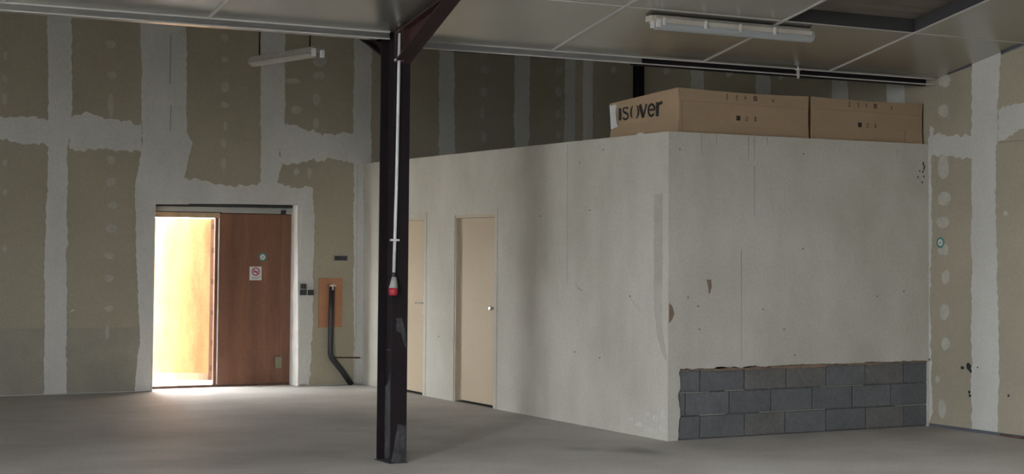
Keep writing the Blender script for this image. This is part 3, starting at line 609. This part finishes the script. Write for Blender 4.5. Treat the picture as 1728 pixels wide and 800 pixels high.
# ------------------------------------------------------------------ cartons
def carton(name, plan, z0, zt, label):
    # plan: near-left, near-right, far-right, far-left; zt: heights there
    cx = sum(p[0] for p in plan)/4; cy = sum(p[1] for p in plan)/4
    t = empty(name, (cx, cy, z0), label, 'carton', 'cardboard cartons on the inner room')
    n = 8; bm = MB(); G = {}
    for i in range(n+1):
        for j in range(n+1):
            for k in (0, 1, 2, 3):
                if 0 < i < n and 0 < j < n and k in (1, 2): continue
                u, v, wz = i/n, j/n, k/3
                x = (plan[0][0]*(1-u)+plan[1][0]*u)*(1-v) + (plan[3][0]*(1-u)+plan[2][0]*u)*v
                y = (plan[0][1]*(1-u)+plan[1][1]*u)*(1-v) + (plan[3][1]*(1-u)+plan[2][1]*u)*v
                h = (zt[0]*(1-u)+zt[1]*u)*(1-v) + (zt[3]*(1-u)+zt[2]*u)*v
                bul = math.sin(math.pi*u)*math.sin(math.pi*v)
                z = z0 + (h-z0)*wz - (0.012*math.sin(math.pi*u) if k == 3 and v == 0 else 0) + (.015*bul if k == 3 else 0)
                mid = math.sin(math.pi*wz)
                if i == 0: x += .018*mid
                if i == n: x -= .010*mid
                if j == 0: y -= .004*mid*math.sin(math.pi*u)
                G[i, j, k] = bm.bm.verts.new((x, y, z))
    F = bm.bm.faces.new
    for i in range(n):
        for j in range(n):
            F([G[i, j, 0], G[i, j+1, 0], G[i+1, j+1, 0], G[i+1, j, 0]]); F([G[i, j, 3], G[i+1, j, 3], G[i+1, j+1, 3], G[i, j+1, 3]])
        for k in range(3):
            F([G[i, 0, k], G[i+1, 0, k], G[i+1, 0, k+1], G[i, 0, k+1]]); F([G[i, n, k], G[i, n, k+1], G[i+1, n, k+1], G[i+1, n, k]])
            F([G[0, i, k], G[0, i, k+1], G[0, i+1, k+1], G[0, i+1, k]]); F([G[n, i, k], G[n, i+1, k], G[n, i+1, k+1], G[n, i, k+1]])
    bm.build('body', 'carton', t)
    return t
def symbols(t, x0, z0, y):
    b = lambda *q: q
    S1 = [[(0, 0, .022, .006), (.006, 0, .016, .05), (0, .044, .022, .05)], [(0, 0, .026, .006), (.010, 0, .018, .048), (.002, .03, .026, .036)],
          [(0, .020, .03, .027), (.011, .006, .019, .042)], [(0, 0, .040, .008), (0, .03, .040, .044), (0, 0, .010, .044), (.030, 0, .040, .044), (.014, .01, .026, .026)]]
    xs = [0, .105, .20, .305]
    for dx, R in zip(xs, S1):
        m = MB()
        for a, c, d, e in R: m.box(x0+dx+a, x0+dx+d, y-.0012, y, z0+c, z0+e)
        m.build('printed_symbol', 'inkfaint', t)
    S2 = [[(0, 0, .042, .012), (0, .03, .042, .042), (0, 0, .012, .042), (.018, .012, .042, .03)], [(0, .03, .03, .038), (.02, .015, .03, .034), (0, 0, .03, .008), (0, 0, .010, .016)],
          [(.004, 0, .030, .012), (.010, .012, .024, .03), (.006, .026, .028, .04)]]
    for dx, R in zip((.115, .215, .31), S2):
        m = MB()
        for a, c, d, e in R: m.box(x0+dx+a, x0+dx+d, y-.0012, y, z0-.185+c, z0-.185+e)
        m.build('printed_symbol', 'ink' if dx < .2 else 'inkfaint', t)
    m = MB(); m.box(x0+.52, x0+.535, y-.0012, y, z0-.002, z0+.03); m.build('printed_symbol', 'inkfaint', t)
P1 = [(.125, .045), (1.588, .045), (1.57, 1.04), (.035, 1.03)]
c1 = carton('carton', P1, HB, (3.098, 3.092, 3.05, 3.022), 'big brown carton with black lettering on its end, at the corner of the white room')
P2 = [(1.624, .045), (2.975, .045), (2.975, 1.02), (1.64, 1.02)]
c2 = carton('carton', P2, HB, (3.093, 3.094, 3.06, 3.05), 'big plain ended brown carton on the white room, tight against the side wall')
symbols(c1, .645, 3.018, .041); symbols(c2, 2.055, 3.018, .041)
for t, xa, xb in ((c1, .165, 1.585), (c2, 1.66, 2.96)):
    b = MB(); b.prism([(xa, .0405, 2.982), (xb, .0405, 2.972), (xb, .0405, 2.976), (xa, .0405, 2.988)], (0, .003, 0)); b.build('flap_fold', 'cartonedge', t)
b = MB(); b.prism([(.165, .0405, 2.72), (.169, .0405, 2.72), (.172, .0405, 2.985), (.166, .0405, 2.985)], (0, .003, 0)); b.build('flap_fold', 'cartonedge', c1)
b = MB(); b.box(2.74, 2.746, .0385, .041, 2.71, 2.80); b.prism([(2.70, .0385, 2.835), (2.745, .0385, 2.80), (2.75, .0385, 2.80), (2.79, .0385, 2.835), (2.745, .0385, 2.81)], (0, .003, 0)); b.build('flap_fold', 'cartonedge', c2)
# lettering on the end of the first carton: plane through its near-left and far-left corners
eA, eB = Vector((.125, .045, 0)), Vector((.035, 1.03, 0)); eD = (eB-eA).normalized(); eN = Vector((-eD.y, eD.x, 0))
if eN.x > 0: eN = -eN
def endpt(s_, z, out=0.0): v = eA + eD*s_ + eN*out; return Vector((v.x, v.y, z))
def on_end(o, s_, z, out):                                             # text baseline start at s_ along the end (read from far to near)
    X = -eD; Y = Vector((0, 0, 1)); Z = X.cross(Y)
    o.matrix_world = Matrix(((X.x, Y.x, Z.x, 0), (X.y, Y.y, Z.y, 0), (X.z, Y.z, Z.z, 0), (0, 0, 0, 1))) @ Matrix.Identity(4)
    p = endpt(s_, z, out); return p, X, Y, Z
def letter(strokes, s0, wd, z, xh, out, tgt):                          # strokes in a unit box (x right, y up), each a list of (x, y, thickness)
    b = MB()
    for st in strokes:
        L_, R_ = [], []
        for k in range(len(st)):
            a = st[max(k-1, 0)]; c = st[min(k+1, len(st)-1)]; x, y, t = st[k]
            d = Vector(((c[0]-a[0])*wd, (c[1]-a[1])*xh)).normalized(); nx, ny = -d.y*t/2, d.x*t/2
            L_.append(endpt(s0-(x*wd+nx), z+y*xh+ny, out)); R_.append(endpt(s0-(x*wd-nx), z+y*xh-ny, out))
        for k in range(len(st)-1): b.prism([L_[k], L_[k+1], R_[k+1], R_[k]], eN*.0012)
    return b.build('lettering', 'ink', tgt)
LO = -.010
def arc(cx, cy, rx, ry, a0, a1, n, t): return [(cx+rx*math.cos(math.radians(a0+(a1-a0)*k/n)), cy+ry*math.sin(math.radians(a0+(a1-a0)*k/n)), t(k/n) if callable(t) else t) for k in range(n+1)]
T = .038
letter([[(.5, 0, T), (.5, 1, T)]], .862, .03, 2.856, .125, LO, c1)
letter([arc(.5, .74, .36, .20, 20, 250, 8, .020) + [(.5, .52, .026)] + arc(.5, .27, .38, .22, 70, -160, 8, .020)], .815, .105, 2.856, .125, LO, c1)
letter([[(.08, 1, T), (.5, .04, T)], [(.92, 1, .020), (.5, .04, .020)]], .560, .115, 2.858, .125, LO, c1)
letter([[(.10, .52, .018), (.90, .52, .018)], arc(.5, .5, .40, .42, 5, 315, 14, .022)], .440, .115, 2.859, .125, LO, c1)
letter([[(.2, 0, T), (.2, 1, T)], [(.2, .62, .020), (.45, .88, .024), (.95, .95, .026)]], .320, .10, 2.860, .128, LO, c1)
b = MB()                                                               # the open ring between the letters
for a0, a1 in ((-70, 65), (115, 235)):
    n = 14; out_, in_ = [], []
    for k in range(n+1):
        a = math.radians(a0+(a1-a0)*k/n)
        wv = .020*math.sin(math.pi*(k+.6)/(n+1.2))+.005
        out_.append(endpt(.628-.068*math.cos(a), 2.921+.068*math.sin(a), LO)); in_.append(endpt(.628-(.068-wv)*math.cos(a), 2.921+(.068-wv)*math.sin(a), LO))
    b.prism(out_ + in_[::-1], eN*.0012)
b.build('lettering', 'ink', c1)
q = [endpt(s_, z, -.004) for s_, z in ((1.0, 3.012), (.89, 3.005), (.905, 2.93), (.885, 2.83), (.862, 2.80), (.975, 2.78), (.985, 2.9))]
b = MB(); b.prism(q, eN*.0012); b.build('label_sheet', 'paper', c1, label='torn white label')
q = [endpt(s_, z, .000) for s_, z in ((.60, 2.705), (.55, 2.728), (.50, 2.725), (.46, 2.706))]
b = MB(); b.prism(q, eN*.002); b.build('tape_scrap', 'paper', c1, label='scrap of pale tape')

# ------------------------------------------------------------------ fittings on the back wall
def wall_thing(name, label, cat, x, z, group=None): return empty(name, (x, BY, z), label, cat, group)
def fitting(name, label, cat, x0, x1, z0, z1, d, m, inner=None, group=None):
    t = wall_thing(name, label, cat, (x0+x1)/2, z0, group)
    box('casing', m, t, x0, x1, BY-d, BY-.0032, z0, z1, bevel=.003)
    if inner: box('face', inner, t, x0+.012, x1-.012, BY-d-.002, BY-d, z0+.012, z1-.012)
    return t
fitting('switch_box', 'small black switch box by the main doorway, the higher one', 'switch', -.835+.012, -.752, 1.165, 1.225, .03, 'black', 'darkbox', 'switch boxes by the doorway')
fitting('switch_box', 'black switch box below the higher one by the main doorway', 'switch', -.828, -.745, 1.09, 1.155, .03, 'black', 'darkbox', 'switch boxes by the doorway')
s3 = fitting('switch_box', 'black switch box with a white edge, toward the orange board', 'switch', -.738, -.660, 1.088, 1.152, .034, 'black', 'darkbox', 'switch boxes by the doorway')
box('side_plate', 'white', s3, -.745, -.737, BY-.034, BY-.0032, 1.09, 1.152)
mt = wall_thing('wall_socket', 'dark rectangular triple socket plate high on the wall above the orange board', 'socket', -.31, 1.505)
box('plate', 'greyprint', mt, -.405, -.215, BY-.014, BY-.001, 1.50, 1.568, bevel=.002)
for k in range(3): box('socket_face', 'darkbox', mt, -.385+.056*k, -.335+.056*k, BY-.020, BY-.014, 1.509, 1.56)
b = MB(); b.box(-.583, -.278, BY-.014, BY-.0005, .698, 1.292)
top_mesh('mounting_board', b, 'orange', 'orange brown rectangular board fixed low on the back wall behind the black pipe', 'board', (-.43, BY, .698))
dp = wall_thing('drain_pipe', 'black pipe running down over the orange board and bending to the floor', 'pipe', -.42, .0)
yp = BY-.052
pts = [(-.432, yp, 1.19), (-.437, yp, .80), (-.440, yp, .42)]
for k in range(1, 6):
    u = k/6; pts.append((-.440*(1-u)**2 + 2*u*(1-u)*-.442 + u*u*-.395, yp, .42*(1-u)**2 + 2*u*(1-u)*.345 + u*u*.30))
pts += [(-.29, yp, .175), (-.165, yp, .005)]
b = MB(); b.tube(pts, .033, 14); b.build('pipe', 'black', dp)
b = MB(); b.box(-.475, -.390, yp-.04, BY-.015, 1.195, 1.215); b.box(-.445, -.425, yp-.042, BY-.015, 1.15, 1.225); b.build('clamp', 'chrome', dp, label='metal clamp')
b = MB(); b.tube([(-.385, BY-.012, .333), (-.035, BY-.012, .322)], .009, 8)
top_mesh('iron_rod', b, 'rust', 'thin rusty rod lying level across the wall beside the bend of the black pipe', 'rod', (-.21, BY-.012, .31))
box('corner_bead', 'filler', wall_back, -.10, -.085, BY-.008, BY, .01, 2.69)
b = MB(); b.prism([(-3.575, BY-.001, .905), (-3.53, BY-.001, .93), (-3.515, BY-.012, .945), (-3.53, BY-.012, .95), (-3.56, BY-.004, .925)], (0, -.006, 0))
top_mesh('paper_scrap', b, 'paper', 'tiny white scrap of torn paper stuck low on the back wall', 'scrap', (-3.545, BY, .905))

# signs on the fixed door leaf and the side wall
YD = 6.935
sg_ = empty('no_smoking_sign', (-1.285, YD, 1.263), 'small white sign with a red barred circle on the brown door', 'sign')
box('plate', 'paper', sg_, -1.361, -1.208, YD-.003, YD-.0002, 1.263, 1.428)
b = MB(); n = 20; cx, cz, R = -1.285, 1.367, .050
for k in range(n):
    a, c = 2*math.pi*k/n, 2*math.pi*(k+1)/n
    b.prism([(cx+R*math.cos(a), YD-.003, cz+R*math.sin(a)), (cx+R*math.cos(c), YD-.003, cz+R*math.sin(c)), (cx+(R-.013)*math.cos(c), YD-.003, cz+(R-.013)*math.sin(c)), (cx+(R-.013)*math.cos(a), YD-.003, cz+(R-.013)*math.sin(a))], (0, -.001, 0))
b.prism([(cx-.036, YD-.003, cz+.028), (cx-.028, YD-.003, cz+.036), (cx+.036, YD-.003, cz-.028), (cx+.028, YD-.003, cz-.036)], (0, -.0012, 0))
b.build('red_ring', 'redprint', sg_, label='red barred circle')
b = MB(); b.box(cx-.030, cx+.028, YD-.0036, YD-.003, cz-.008, cz+.004); b.build('cigarette', 'ink', sg_, label='black cigarette symbol')
b = MB(); b.box(-1.335, -1.235, YD-.0036, YD-.003, 1.296, 1.302); b.box(-1.335, -1.26, YD-.0036, YD-.003, 1.282, 1.288); b.build('text_lines', 'greyprint', sg_)
def round_sticker(name, c, n_, t_, R, label):
    t = empty(name, c, label, 'sticker', 'round stickers')
    n_ = Vector(n_); s_ = Vector((0, 0, 1)).cross(n_).normalized(); C = Vector(c)
    ring = lambda r, d: [C + n_*d + s_*(r*math.cos(2*math.pi*k/24)) + Vector((0, 0, r*math.sin(2*math.pi*k/24))) for k in range(24)]
    b = MB(); b.prism(ring(R, .0005), n_*.0015); b.build('disc', 'teal', t)
    b = MB(); b.prism(ring(R*.62, .002), n_*.0006); b.build('center', 'paper', t, label='white middle')
    b = MB(); q = [C + n_*.0026 + s_*x + Vector((0, 0, z)) for x, z in ((-R*.22, -R*.25), (R*.22, -R*.25), (R*.22, R*.1), (0, R*.3), (-R*.22, R*.1))]
    b.prism(q, n_*.0006); b.build('printed_symbol', 'greyprint', t)
    return t
round_sticker('round_sticker', (-1.197, YD, 1.542), (0, -1, 0), None, .052, 'round teal and white sticker on the brown door above the smoking sign')
round_sticker('round_sticker', (RX, -.160, 1.753), (-1, 0, 0), None, .052, 'round teal and white sticker on the side wall by the white room')
